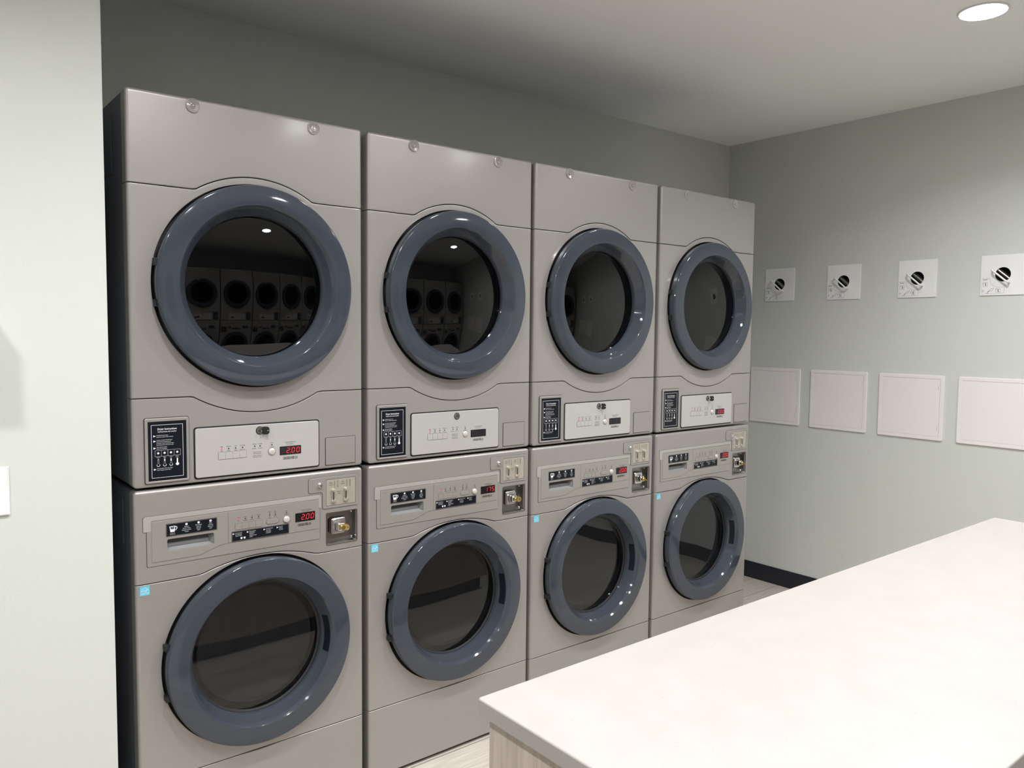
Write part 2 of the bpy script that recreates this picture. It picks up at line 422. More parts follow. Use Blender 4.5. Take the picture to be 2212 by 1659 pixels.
def ring_profile(r, rs, rg, yf=-0.0395, yin=0.004):
    face = []                                     # softly convex front face, sloping back towards the rim
    r0, r1 = rs + .003, r - .0035
    for k in range(13):
        q = r1 - (r1 - r0)*k/12; face.append((q, yf + 1.7*(q - r0)**2, 0 if 0 < k < 12 else (.0042 if k == 0 else .0022)))
    ye = face[0][1]
    return fillet([(r - .012, .012, 0), (r - .002, -.001, .003), (r, -.010, .004), (r, ye + .0065, .003)] + face +
                  [(rs - .0015, yf + .0055, .002), (rs - .0060, yf + .0120, .003), (rg + .002, yin - .006, .003), (rg - .0005, yin, .002), (rg - .001, yin + .013, .002), (rg + .004, yin + .015, .002), (r - .03, yin + .016, 0)])

# ---------------- dryer
def make_dryer():
    t = thing('tumble_dryer', '', 'dryer')
    # cabinet
    cb = MB().rbox(0.0015, W - .0015, 0.043, 0.70, ZDB + .003, ZT - .002, 'cabinet', .008, 3)
    # embossed side panel outline on the left side
    cb.rbox(-0.0005, 0.003, 0.16, 0.66, 1.93, 2.09, 'cabinet', .0014)
    cb.build('cabinet', t)
    MB().box(0.006, W - .006, 0.018, 0.044, ZDB + .006, ZT - .02, 'dark_gap').build('inner_frame', t)
    top = corner(0, ZT, 1, -1, .013); tr = corner(W, ZT, -1, -1, .013)[::-1]
    front_panel('top_panel', [seam_up(G)[::-1] + top + tr], None, ZT, t)
    front_panel('door_panel', [seam_up(-G) + seam_lo(G)[::-1], circ(CX, DZ, DR, 96)], None, None, t)
    lo = corner(W, ZDB, -1, 1, .013); ll = corner(0, ZDB, 1, 1, .013)[::-1]
    front_panel('lower_panel', [seam_lo(-G) + lo + ll], ZDB, None, t)
    # door well and door
    MB().lathe([(0.0001, 0.0175), (DR - .002, 0.0175), (DR + .002, 0.016), (DR + .002, 0.0165), (DR, 0.0177)], (CX, 0, DZ), 'dark_gap', 72).build('door_well', t)
    d = MB().lathe(ring_profile(0.2865, 0.2265, 0.203), (CX, 0, DZ), 'ring', 160).build('door', t, 50, plain=True)
    # hinge at left
    for dz in (-0.055, 0.055):
        h = MB().rbox(CX - 0.2868, CX - .275, -0.016, 0.012, DZ + dz - .010, DZ + dz + .010, 'dark_gap', .001); h.build('hinge', d)
    R = 0.2025; S = 0.0162; dome = [(0.0001, -S)] + [(R*k/14, -S*(1 - (k/14)**2)) for k in range(1, 15)]
    MB().lathe([(a, b + 0.0125) for a, b in dome], (CX, 0, DZ), 'dryer_glass', 96).build('door_glass', d, face_out=True)
    MB().lathe([(0.0001, 0.05), (0.17, 0.05), (0.198, 0.0165), (0.2025, 0.0162)], (CX, -.0006, DZ), 'dark_gap', 72).build('door_liner', d)
    # screw caps
    for x in (0.172, 0.524):
        c = MB().lathe([(0.0001, -0.0012), (0.005, -.0014), (0.0055, -0.003), (0.007, -.003), (0.0075, -.0012), (0.0165, -.0022), (0.0175, -.0035), (0.0185, -.003), (0.0195, 0.0002)], (x, 0, 2.112 if x < .3 else 2.109), 'clear_cap', 40)
        c.lathe([(0.0178, -.0030), (0.0181, -.0038), (0.0188, -.0036), (0.019, -.0028)], (x, 0, 2.112 if x < .3 else 2.109), 'cup_rim', 40)
        c.lathe([(0.0001, -.0042), (0.0022, -.0042), (0.0028, -.003), (0.003, -.001)], (x, 0, 2.112 if x < .3 else 2.109), 'cup_rim', 16)
        c.build('screw_cap', t)
    # instruction plate
    p = Plate()
    p.pl([rrect(0.0285, 0.1475, 1.0825, 1.2635, .006)], 0.0003, .0002, 'line')
    p.pl([rrect(0.0305, 0.1455, 1.0845, 1.2615, .005), rrect(0.0385, 0.1385, 1.0905, 1.2525, .001)], 0.0004, .0052, 'paint', .0014, 2)
    p.pl([rrect(0.038, 0.139, 1.090, 1.253, .001)], 0.0004, .0028, 'navy')
    z = 0.0034; w_ = 'print_white'
    p.frame(0.0470, 0.1298, 1.0985, 1.2435, 0.0009, z, w_, .0005)
    p.tx('Dryer Instructions', .0078, .0885, 1.2315, z, w_, xs=.86, bold=.0001)
    p.tx('Instrucciones del secador', .0064, .0885, 1.2245, z, w_, xs=.74)
    for zz in (1.213, 1.199, 1.180, 1.122): p.pl([[(.0525, zz + .0028), (.0525, zz - .0028), (.059, zz)]], z, 0, w_)
    p.lines(.0605, 1.2145, ['Carefully clean lint screen', 'Limpie con cuidado el filtro de pelusa'], .0036, w_, z)
    p.lines(.0605, 1.2015, ['Load dryer carefully. Avoid overloading,', 'this will reduce drying efficiency and', 'performance. Cargue la secadora sin exceso,', 'la sobrecarga reduce la eficiencia de secado'], .0035, w_, z, xs=.72)
    p.lines(.0605, 1.1825, ['Select desired program', 'Seleccione el programa'], .0036, w_, z)
    p.lines(.0605, 1.1240, ['Insert payment and/or press "Start"', 'Inserte el pago y oprima "Start"'], .0036, w_, z)
    for i in range(4):
        xx = .0560 + .01655*i; p.frame(xx, xx + .0168, 1.157, 1.174, .0004, z, w_, .0004)
        cx = xx + .0083
        p.disc(cx, 1.166, .0029, z, w_, 20); p.tx(str(i + 1), .0036, cx, 1.166, z + .0002, 'navy')
        p.lines(cx, 1.1548, [('High Temp', 'Medium', 'Low Temp', 'No Heat')[i], ('Alta', 'Media', 'Baja', 'Aire Frio')[i]], .0026, w_, z, align='CENTER')
        # thermometer
        out = [(cx - .0017, 1.1365), (cx - .0017, 1.1475)] + [(cx + .0017*cos(radians(a)), 1.1478 + .0017*sin(radians(a))) for a in (150, 120, 90, 60, 30)] + [(cx + .0017, 1.1475), (cx + .0017, 1.1365)]
        out += [(cx + .0044*cos(radians(a)), 1.1330 + .0040*sin(radians(a))) for a in range(60, -241, -20)]
        inn = [(cx + (a - cx)*.78, 1.1395 + (b - 1.1395)*.90) for a, b in out]
        if i < 3: p.pl([out, inn], z, 0, w_)
        else: p.pl([out], z, 0, w_)
        if i in (1, 2): p.pl([rrect(cx - .0016, cx + .0016, 1.1442 - .0012*(i - 1), 1.1492, .001, 2)], z, 0, w_)
    o = p.build('instruction_plate', t); o['label'] = 'navy instruction plate with white print'
    # white control fascia
    p = Plate()
    p.pl([rrect(0.1585, 0.5365, 1.0820, 1.2300, .009)], 0.0003, .0002, 'dark_gap')
    p.pl([rrect(0.1625, 0.5325, 1.0865, 1.2262, .007)], 0.0005, .0040, 'white_fascia', .0012, 2)
    z = 0.0047; k = 'print_black'
    names = [('High', 'Alta'), ('Medium', 'Media'), ('Low', 'Baja'), ('No Heat', 'Aire Frio')]
    for i in range(4):
        x = .235 + .02*i
        p.disc(x, 1.163, .0021, z, 'red' if i == 0 else k, 14)
        p.tx(names[i][0], .0050, x, 1.1695, z, k, xs=.85); p.tx(names[i][1], .0048, x, 1.1570, z, k, xs=.85)
    p.frame(.2245, .3070, 1.1325, 1.1540, .0006, z, 'line', .0015)
    for x in (.331, .347): p.disc(x, 1.163, .0021, z, k, 14)
    p.tx('Heating', .0045, .3300, 1.1698, z, k, xs=.82); p.tx('Cooling', .0045, .3475, 1.1698, z, k, xs=.82)
    p.tx('Calentando', .0042, .3290, 1.1568, z, k, xs=.76); p.tx('Enfriando', .0042, .3480, 1.1568, z, k, xs=.76)
    p.lines(.338, 1.1460, ['Clean lint screen', 'before each use'], .0045, k, z, 1.0, 'CENTER')
    p.lines(.338, 1.1355, ['Limpiar el filtro de', 'hilas antes de usar'], .0043, k, z, 1.0, 'CENTER')
    p.disc(.383, 1.163, .0021, z, k, 14); p.tx('Start', .0046, .383, 1.1695, z, k, xs=.85); p.tx('Comenzar', .0042, .383, 1.1572, z, k, xs=.8)
    p.tx('Price/Time Remaining', .0046, .440, 1.1672, z, k, xs=.85); p.tx('Precio/Tiempo', .0044, .440, 1.1615, z, k, xs=.85)
    p.tx('CROSSOVER 2.0', .0108, .4400, 1.1190, z, k, xs=.60, bold=.00035)
    fa = p.build('control_fascia', t); fa['label'] = 'pale control fascia with black print'
    for i in range(4):
        x = .2255 + .0204*i; p = Plate(); p.pl([rrect(x, x + .0196, 1.1335, 1.1530, .0010, 2)], .0045, .0010, 'white_fascia', .0004); p.build('button', fa)
    b_ = MB().lathe([(0.0001, -.0100), (.0040, -.0098), (.0080, -.0088), (.0102, -.0068), (.0108, -.0045)], (.383, 0, 1.1435), 'pearl', 36); b_.lathe([(.0106, -.0046), (.0116, -.0050), (.0120, -.0045)], (.383, 0, 1.1435), 'dull_chrome', 36); b_.build('start_button', fa)
    l = MB().lathe([(0.0001, -.0068), (.0020, -.0068), (.0028, -.0050), (.0062, -.0056), (.0070, -.0080), (.0088, -.0080), (.0098, -.0070), (.0104, -.0045)], (.347, 0, 1.2085), 'dull_chrome', 40)
    l.box(.3464, .3476, -.0070, -.006, 1.2065, 1.2105, 'dark_gap'); l.lathe([(.0095, -.0046), (.0118, -.0052), (.0122, -.0045)], (.347, 0, 1.2085), 'dark_gap', 40); l.build('key_lock', fa)
    # blank cover at right
    p = Plate(); p.pl([rrect(.5555, .6600, 1.0825, 1.1705, .003)], .0003, .0002, 'dark_gap'); p.pl([rrect(.5572, .6583, 1.0843, 1.1690, .002)], .0004, .0016, 'paint', .0007)
    p.build('cover_plate', t)
    return t, fa

# ---------------- washer
def make_washer():
    t = thing('washing_machine', '', 'washing machine')
    cb = MB().rbox(0.0015, W - .0015, 0.043, 0.70, 0.022, ZWT - .003, 'cabinet', .006, 3)
    for x in (0.07, W - .07):
        for y in (0.10, 0.62): cb.lathe([(0.0001, 0.0), (.024, 0), (.026, .004), (.018, .012), (.012, .026)], (x, y, 0), 'dark_gap', 20, 'z')
    cb.rbox(-0.0006, 0.003, 0.12, 0.66, 0.90, 1.03, 'cabinet', .0015); cb.build('cabinet', t)
    tl = corner(0, ZWT, 1, -1, .013); tr = corner(W, ZWT, -1, -1, .013)[::-1]
    slot = rrect(.0835, .2105, .8915, .9250, .005); coin = rrect(.5590, .6635, .8310, .9325, .005)
    def details(mb): pass
    front_panel('top_panel', [seam_w(G)[::-1] + tl + tr, slot, coin], None, ZWT, t)
    front_panel('door_panel', [seam_w(-G) + [(W, ZW2 + G), (0, ZW2 + G)], circ(CX, WZ, WR, 96)], None, None, t)
    front_panel('kick_panel', [[(0, ZW2 - G), (W, ZW2 - G), (W, .014), (0, .014)]], None, None, t)
    # inner dark bulkhead with the drum mouth cut out
    V, F = shape([rrect(.006, W - .006, .03, .83, .004), circ(CX, WZ, .205, 72)], .02); mb = MB(); mb.raw(place(V, 'front', (0, .0425, 0)), F, 'dark_gap')
    mb.box(.006, .07, .02, .043, .83, 1.04, 'dark_gap'); mb.box(.25, .55, .02, .043, .83, 1.04, 'dark_gap'); mb.build('inner_frame', t)
    # drum
    dr = MB().lathe([(.205, .044), (.190, .062), (.188, .075), (.250, .09), (.255, .11), (.255, .40), (.245, .415), (.0001, .415)], (CX, 0, WZ), 'steel', 96)
    for a in (100, 220, 340):
        ca, sa = cos(radians(a)), sin(radians(a)); P = []
        for yy in (.12, .39):
            for rr, tt in ((.254, -.03), (.205, -.008), (.205, .008), (.254, .03)): P.append((CX + rr*ca - tt*sa, yy, WZ + rr*sa + tt*ca))
        dr.raw(P, [(0, 1, 5, 4), (1, 2, 6, 5), (2, 3, 7, 6), (0, 3, 2, 1), (4, 5, 6, 7)], 'steel')
    for k in range(3):
        for a in range(0, 360, 12): dr.lathe([(.0001, -.001), (.0035, -.001)], (CX + (.07 + .055*k)*cos(radians(a + 6*k)), .4148, WZ + (.07 + .055*k)*sin(radians(a + 6*k))), 'dark_gap', 8)
    dr.build('drum', t)
    # door
    d = MB().lathe(ring_profile(0.2785, 0.2185, 0.199, yf=-.0385, yin=.008), (CX, 0, WZ), 'ring', 160).build('door', t, 50, plain=True)
    MB().lathe([(.198, .0225), (.1905, .027), (.1900, .0285), (.196, .031), (.2010, .0300)], (CX, 0, WZ), 'dark_gap', 96).build('glass_gasket', d)
    MB().lathe([(.0001, .0242), (.10, .0246), (.1925, .0262)], (CX, 0, WZ), 'washer_glass', 96).build('door_glass', d, face_out=True)
    MB().lathe([(.0001, .066), (.06, .0655), (.11, .0640), (.150, .0610), (.163, .0585), (.1685, .0545), (.172, .048), (.186, .031)], (CX, 0, WZ), 'bowl_glass', 96).build('glass_bowl', d, 60, face_out=True, plain=True)
    # handle pocket on the inner slope, hinge side details
    def slope(a, u, lift):   # u: 0 step edge .. 1 inner edge
        r0, y0, r1, y1 = .2125, -.0265, .2010, .0020
        r_ = r0 + (r1 - r0)*u - lift*.93; y_ = y0 + (y1 - y0)*u - lift*.37
        return (CX + r_*cos(a), y_, WZ + r_*sin(a))
    hp = MB(); A = [radians(-15 + 32*k/12) for k in range(13)]; V = []; F = []
    for a in A:
        for u, l in ((.08, -.0006), (.12, .0010), (.86, .0010), (.90, -.0006)): V.append(slope(a, u, l))
    for k in range(12):
        for j in range(3): F.append((k*4 + j, k*4 + j + 1, (k + 1)*4 + j + 1, (k + 1)*4 + j))
    hp.raw(V, F, 'navy'); o = hp.build('handle', d); o['label'] = 'dark finger pocket in the door ring'
    for dz in (-.072, .072):
        MB().rbox(CX - .2795, CX - .268, -.024, .014, WZ + dz - .008, WZ + dz + .008, 'dark_gap', .001).build('hinge', d)
    # fascia frame, drawer, control face
    p = Plate()
    out = [(.0225, .9525), (.0225, .988)] + [(.0225 + .006*(1 - cos(radians(a))), .988 + .006*sin(radians(a))) for a in (30, 60, 90)] + [(.535, .994)] + [(.535 + .006*sin(radians(a)), .988 + .006*cos(radians(a))) for a in (30, 60, 90)] + [(.541, .9525), (.5365, .9525)]
    out += [(.5365, .860), (.535, .8565), (.531, .855), (.033, .855), (.0305, .8575), (.0305, .9525)]
    big = [(a + (.0008 if a > .3 else -.0008), b + (.0008 if b > .93 else -.0008)) for a, b in out]
    p.pl([big, slot], .0003, .0001, 'line')
    p.pl([[(.0225, .9525), (.0225, .988), (.0245, .993), (.0285, .994), (.535, .994), (.5395, .992), (.541, .988), (.541, .9525), (.532, .9525), (.532, .981), (.0430, .981), (.0430, .9525)][::-1]], .0004, .0016, 'band', .0005)
    p.pl([rrect(.0312, .5360, .8552, .9800, .004), slot], .0004, .0010, 'fascia', .0004)
    p.build('fascia_frame', t)
    # detergent drawer
    p = Plate()
    do = [(.0435, .9780), (.0435, .8665), (.168, .8665), (.176, .8685), (.222, .8845), (.232, .8870), (.2505, .8875), (.2505, .9780)]
    p.pl([do, slot], .0004, .0026, 'fascia', .0006)
    p.pl([rrect(.0805, .2195, .9320, .9680, .0022)], .0028, .0006, 'navy'); p.frame(.0818, .2182, .9333, .9667, .0004, .0036, 'band', .0015)
    z = .0037; w_ = 'print_white'
    p.pl([[(.0895, .9605), (.1055, .9605), (.1030, .9440), (.0920, .9440)], [(.0915, .9585), (.1035, .9585), (.1015, .9520), (.0935, .9520)]], z, 0, w_)
    p.pl([[(.1050, .9590), (.1095, .9585), (.1105, .9540), (.1065, .9475), (.1045, .9485), (.1060, .9500), (.1088, .9545), (.1078, .9570), (.1052, .9575)]], z, 0, w_)
    p.tx('TOP', .0035, .0975, .9552, z, w_); p.lines(.0975, .9410, ['Detergent max', 'Detergente max'], .0026, w_, z, align='CENTER')
    for i, (x, ls) in enumerate(((.1350, ['Detergent', 'Powder or liquid', 'Detergente en polvo', 'o liquido']), (.1680, ['Fabric Softener', 'Liquid only', 'Suavizante', 'liquido']), (.2010, ['Bleach', 'Liquid only', 'Blanqueador', 'liquido']))):
        p.disc(x, .9610, .0033, z, w_, 20); p.tx(str(i + 1), .0044, x, .9610, z + .0002, 'navy')
        p.lines(x, .9545, ls, .0038, w_, z, 1.25, 'CENTER', .78)
    dw = p.build('detergent_drawer', t); dw['label'] = 'detergent drawer front with navy label'
    # hollow of the drawer handle : scooped box behind the slot
    hb = MB(); x0, x1, z0, z1 = .0825, .2115, .8905, .9260
    sec = [(.0006, z1), (.030, z1), (.032, z1 - .006), (.026, z1 - .011), (.018, z1 - .016), (.0165, z1 - .023), (.012, z1 - .028), (.0006, z0)]
    V = [(x0, y, z) for y, z in sec] + [(x1 - .010, y, z) if y > .005 else (x1, y, z) for y, z in sec]; n = len(sec)
    F = [(i, i + 1, n + i + 1, n + i) for i in range(n - 1)] + [tuple(range(n)), tuple(range(n, 2*n))[::-1]]
    hb.raw(V, F, 'grey_plastic'); hb.build('handle_hollow', dw)
    # control face
    p = Plate(); p.pl([[(.2520, .9780), (.2520, .8885), (.5300, .8885), (.5315, .8900), (.5315, .9780), (.5300, .9800)][::-1]], .0004, .0024, 'fascia', .0005)
    z = .0031; k = 'print_black'
    for i, (a, b_) in enumerate((('Cold', 'Fria'), ('Warm', 'Templada'), ('Hot', 'Caliente'), ('Delicate', 'Delicada'))):
        x = .281 + .02*i; p.disc(x, .9530, .0019, z, 'red' if i == 0 else k, 14); p.tx(a, .0040, x, .9582, z, k, xs=.85); p.tx(b_, .0040, x, .9478, z, k, xs=.8)
    for x, a, b_ in ((.375, ['Heavy', 'Soil'], ['Muy', 'Sucio']), (.392, ['Extra', 'Rinse'], ['Enjuagar'])):
        p.disc(x, .9530, .0019, z, k, 14); p.lines(x, .9625, a, .0040, k, z, 1.05, 'CENTER'); p.lines(x, .9482, b_, .0038, k, z, 1.0, 'CENTER', .75)
    p.disc(.427, .9530, .0019, z, k, 14); p.tx('Start', .0040, .427, .9582, z, k, xs=.85); p.tx('Comenzar', .0038, .427, .9482, z, k, xs=.8)
    p.frame(.2705, .3520, .9220, .9415, .0005, z, 'line', .0015)
    p.pl([rrect(.3630, .4045, .9245, .9415, .0084, 6), rrect(.3635, .4040, .9250, .9410, .0079, 6)], z, 0, 'line')
    p.tx('Price/Time Remaining', .0044, .4890, .9535, z, k, xs=.85); p.tx('Precio/Tiempo', .0042, .4890, .9490, z, k, xs=.85)
    p.tx('CROSSOVER 2.0', .0102, .4840, .9085, z, k, xs=.60, bold=.00035)
    p.pl([rrect(.2605, .4345, .8888, .9190, .002)], .0027, .0007, 'navy'); p.frame(.2618, .4332, .8901, .9177, .0004, .0036, 'band', .001)
    z = .0037
    for x, z_, ls in ((.2665, .9120, ['Load machine fully', 'and add detergent', 'Cargue la maquina']), (.3080, .9120, ['Select program by', 'pressing button', 'Seleccione el', 'programa con boton', 'y oprima']), (.3580, .9120, ['Insert payment with', 'coins or card', 'Inserte el pago', 'con monedas']), (.3985, .9120, ['Press Start', 'Oprima el', 'boton Start'])):
        p.pl([[(x - .003, z_ + .0026), (x - .003, z_ - .0026), (x + .003, z_)]], z, 0, w_)
        p.lines(x + .0045, z_ + .001, ls, .0036, w_, z, 1.15, 'LEFT', .72)
    for x in (.289, .298): p.pl([[(x - .0032, .8995), (x + .0032, .8995), (x + .0022, .8940), (x - .0022, .8940)]], z, 0, w_)
    fa = p.build('control_fascia', t)
    for i in range(4):
        x = .2715 + .0202*i; p = Plate(); p.pl([rrect(x, x + .0194, .9230, .9405, .001, 2)], .0028, .0010, 'fascia', .0004); p.build('button', fa)
    p = Plate(); p.pl([rrect(.3642, .4033, .9257, .9403, .0073, 6)], .0028, .0016, 'fascia', .0007); p.build('button', fa)
    b_ = MB().lathe([(0.0001, -.0085), (.0045, -.0083), (.0078, -.0074), (.0098, -.0055), (.0104, -.0030)], (.427, 0, .9325), 'pearl', 36); b_.lathe([(.0103, -.0031), (.0113, -.0035), (.0117, -.003)], (.427, 0, .9325), 'dull_chrome', 36); b_.build('start_button', fa)
    # coin panel
    L = corner(.4995, 1.0465, 1, -1, .006)[::1] + corner(.6680, 1.0465, -1, -1, .006)[::-1] + corner(.6680, .9470, -1, 1, .006) + corner(.5455, .9470, 1, 1, .006)[::-1] + [(.5455, .996), (.5435, .9995), (.5405, 1.001)] + corner(.4995, 1.001, 1, 1, .006)[::-1]
    p = Plate(); p.pl([[(a + (.0007 if a > .6 else -.0007), b + (.0007 if b > 1.02 else -.0007)) for a, b in L]], .0003, .0001, 'line')
    p.pl([L, rrect(.5575, .6595, .9540, 1.0375, .002)], .0003, .0022, 'paint', .0008)
    p.pl([rrect(.5570, .6600, .9535, 1.0380, .002)], .0003, .0008, 'dark_gap')
    p.pl([rrect(.5583, .6585, .9552, 1.0365, .0015)], .0004, .0016, 'coin_plate', .0006)
    z = .0023; k = 'print_black'
    for x, down in ((.5970, 1), (.6393, 0)):
        z1, z0 = 1.0325, 1.0100; a = [(-.0012, 0), (-.0012, .0165), (.0012, .0165), (.0012, 0), (.0026, 0), (0, -.0050), (-.0026, 0)]
        q = [(x + u, (z0 + .0055 + v_) if down else (z1 - .0055 - v_)) for u, v_ in a]
        cx = sum(u for u, _ in q)/7; cz = sum(v_ for _, v_ in q)/7
        p.pl([q, [(x + (u - x)*.62, cz + (v_ - cz)*.9) for u, v_ in q]], z, 0, k)
    for x in (.5862, .6283): p.pl([[(x - .0006, 1.0325), (x + .0006, 1.0325), (x + .0010, 1.0112), (x, 1.0112)]], z, 0, k)
    p.lines(.5735, 1.0265, ['Washer', 'Lavadora'], .0048, k, z, 1.25, 'CENTER'); p.lines(.6145, 1.0275, ['Dryer', 'Secadora'], .0048, k, z, 1.25, 'CENTER'); p.lines(.6020, .9970, ['Quarters', 'Only'], .0050, k, z, 1.2, 'CENTER')
    cp = p.build('coin_panel', t); cp['label'] = 'cream coin slot plate in a grey surround'
    for x in (.580, .6223):
        s = MB().lathe([(.0001, -.0130), (.0030, -.0130), (.0050, -.0105), (.0055, -.0060), (.0062, -.0018)], (x, 0, 1.0030), 'coin_plate', 20)
        s.rbox(x - .0034, x + .0034, -.0080, -.0018, .9700, 1.0020, 'coin_plate', .0015); s.box(x - .0018, x + .0018, -.0086, -.0040, .9720, .9962, 'dark_gap')
        s.lathe([(.0001, -.0088), (.0048, -.0088), (.0072, -.0060), (.0072, -.0018)], (x + .002, 0, .9690), 'coin_plate', 20)
        V = [(x - .0075, -.0022, .9820), (x - .0030, -.0090, .9745), (x + .0030, -.0120, .9700), (x + .0110, -.0070, .9715), (x + .010, -.0022, .9650), (x - .006, -.0022, .9640), (x, -.010, .9665)]
        s.raw(V, [(0, 1, 6, 5), (1, 2, 6), (2, 3, 4, 6), (4, 5, 6)], 'coin_plate'); s.build('coin_slot', cp)
    s = MB().lathe([(.0001, -.0100), (.0020, -.0100), (.0026, -.0080), (.0040, -.0085), (.0052, -.0110), (.0064, -.0100), (.0072, -.0060), (.0085, -.0030), (.0088, -.0018)], (.5365, 0, 1.0235), 'chrome', 28); s.build('panel_lock', cp)
    # recessed coin box
    s = MB(); x0, x1, z0, z1 = .5583, .6642, .8303, .9332; D = .024
    s.raw([(x0, .001, z0), (x1, .001, z0), (x1, .001, z1), (x0, .001, z1), (x0 + .002, D, z0 + .002), (x1 - .002, D, z0 + .002), (x1 - .002, D, z1 - .002), (x0 + .002, D, z1 - .002)],
          [(0, 1, 5, 4), (1, 2, 6, 5), (2, 3, 7, 6), (3, 0, 4, 7), (4, 5, 6, 7)], 'dull_chrome')
    p = Plate(); p.pl([rrect(.5570, .6655, .8290, .9345, .006), rrect(.5600, .6625, .8320, .9315, .004)], .0002, .0018, 'dull_chrome', .0008); s.raw(p.v, p.f, 'dull_chrome')
    for x in (.5680, .6560):
        for z_ in (.8400, .9230): s.lathe([(.0001, D - .006), (.0022, D - .0055), (.0036, D - .004), (.0040, D)], (x, 0, z_), 'chrome', 12)
        for q in range(5): s.lathe([(.0001, D - .0022), (.0011, D - .0018), (.0014, D)], (x, 0, .8810 + .0042*(q - 2)), 'chrome', 8)
    cbx = s.build('coin_box', t); cbx['label'] = 'recessed steel coin box with chrome lock boss'
    V, F = shape([rrect(-.0270, .0270, -.0270, .0270, .010, 6)], .018, .006, 4); s = MB(); s.raw(place(V, 'front', (.6040, D, .8850)), F, 'dull_chrome')
    V, F = shape([rrect(-.0225, .0225, -.0225, .0225, .009, 6), rrect(-.0150, .0150, -.0150, .0150, .007, 6)], .003, .0014, 2); s.raw(place(V, 'front', (.6040, D - .016, .8850)), F, 'chrome')
    V, F = shape([rrect(-.0125, .0125, -.0125, .0125, .005, 6)], .024, .004, 3); s.raw(place(V, 'front', (.6040, D - .016, .8850)), F, 'chrome'); s.build('lock_boss', cbx)
    # sticker
    p = Plate(); p.pl([rrect(.0110, .0360, .7790, .8040, .0015)], .0002, .0004, 'blue'); z = .0008
    p.pl([[(.0125 + .0225*k/16, .7905 + .0100*sin(pi*k/16)) for k in range(17)] + [(.0350 - .0225*k/16, .7897 + .0100*sin(pi*(16 - k)/16)) for k in range(17)]], z, 0, w_)
    p.tx('energy', .0075, .0215, .7925, z, w_, xs=.8, skew=.3)
    p.pl([[(.0300 + (.0026 if q % 2 == 0 else .0011)*sin(pi*q/5), .7950 + (.0026 if q % 2 == 0 else .0011)*cos(pi*q/5)) for q in range(10)][::-1]], z, 0, w_)
    p.pl([[(.0122, .7868), (.0348, .7868), (.0348, .7862), (.0122, .7862)][::-1]], z, 0, w_); p.tx('ENERGY STAR', .0036, .0235, .7835, z, w_, xs=.9)
    p.build('efficiency_sticker', t)['label'] = 'small sky blue square sticker'
    return t, fa

STX = [(-.0470, .0017, .0015), (.6593, .0038, .0060), (1.3524, -.0015, .0014), (2.0553, -.0030, .0060)]
WHERE = ['leftmost, beside the pale wall', 'second from the left', 'third from the left', 'rightmost, nearest the access panels']
DDISP = [('200', 1), ('8888', 0), ('8888', 0), ('200', 1)]
WDISP = [('200', 1), ('175', 1), ('200', 1), ('200', 1)]
dry0, dfa0 = make_dryer(); was0, wfa0 = make_washer()
dry = []; was = []
for i, (x, y, rz) in enumerate(STX):
    d = copy_tree(dry0) if i else dry0; wv = copy_tree(was0) if i else was0
    dry.append(d); was.append(wv)
for i, (x, y, rz) in enumerate(STX):
    for o in (dry[i], was[i]): o.location = (x, y, 0); o.rotation_euler = (0, 0, rz)
    fa = [c for c in dry[i].children if c.name.startswith('control_fascia')][0]; display(fa, .4070, .4740, 1.1300, 1.1555, .0044, *DDISP[i])
    fb = [c for c in was[i].children if c.name.startswith('control_fascia')][0]; display(fb, .4550, .5190, .9190, .9460, .0026, *WDISP[i])
    tag(dry[i], 'silver grey tumble dryer stacked on a washer, ' + WHERE[i], 'dryer', 'tumble dryers stacked in the near row')
    tag(was[i], 'silver grey washing machine under a dryer, ' + WHERE[i], 'washing machine', 'washing machines in the near row')
# the row across the room (seen in the glass of the near row's doors)
for k in range(6):
    for src, nm, gr in ((dry[0], 'tumble dryer stacked on a washer', 'tumble dryers in the facing row'), (was[0], 'washing machine under a dryer', 'washing machines in the facing row')):
        c = copy_tree(src); c.location = (3.500 - .70*k, 2*YM, 0); c.rotation_euler = (0, 0, pi)
        tag(c, '%s in the facing mirrored row, %s from the right wall' % (nm, ('first', 'second', 'third', 'fourth', 'fifth', 'sixth')[k]), src['category'], gr)

# keys (held in the locks)
def dryer_key(i, ang, lab):
    x, y, rz = STX[i]; t = thing('key', lab, 'key', (x + .347 + rz*0, y + rz*.347 - .0070, 1.2085), 0, 'black-headed keys in the dryer locks')
    a = radians(ang); s = MB().rbox(-.0010, .0010, -.0125, .0005, -.0032, .0032, 'chrome', .0004); s.build('blade', t)
    V, F = shape([[(-.008, -.0115), (.006, -.0115), (.0105, -.007), (.0105, .007), (.006, .0115), (-.008, .0115)][::-1], circ(.0065, 0, .0016, 12)], .0030, .0008)
    s = MB(); R_ = Matrix.Rotation(a, 4, 'Z')
    s.raw([R_ @ Vector((v.z - .0015, -v.x - .0155, v.y)) for v in V], F, 'key_black'); s.build('key_head', t)
dryer_key(0, 62, 'black-headed key turned in the lock of the leftmost dryer')
dryer_key(2, 40, 'black-headed key in the lock of the third dryer from the left')
dryer_key(3, 40, 'black-headed key in the lock of the rightmost dryer')
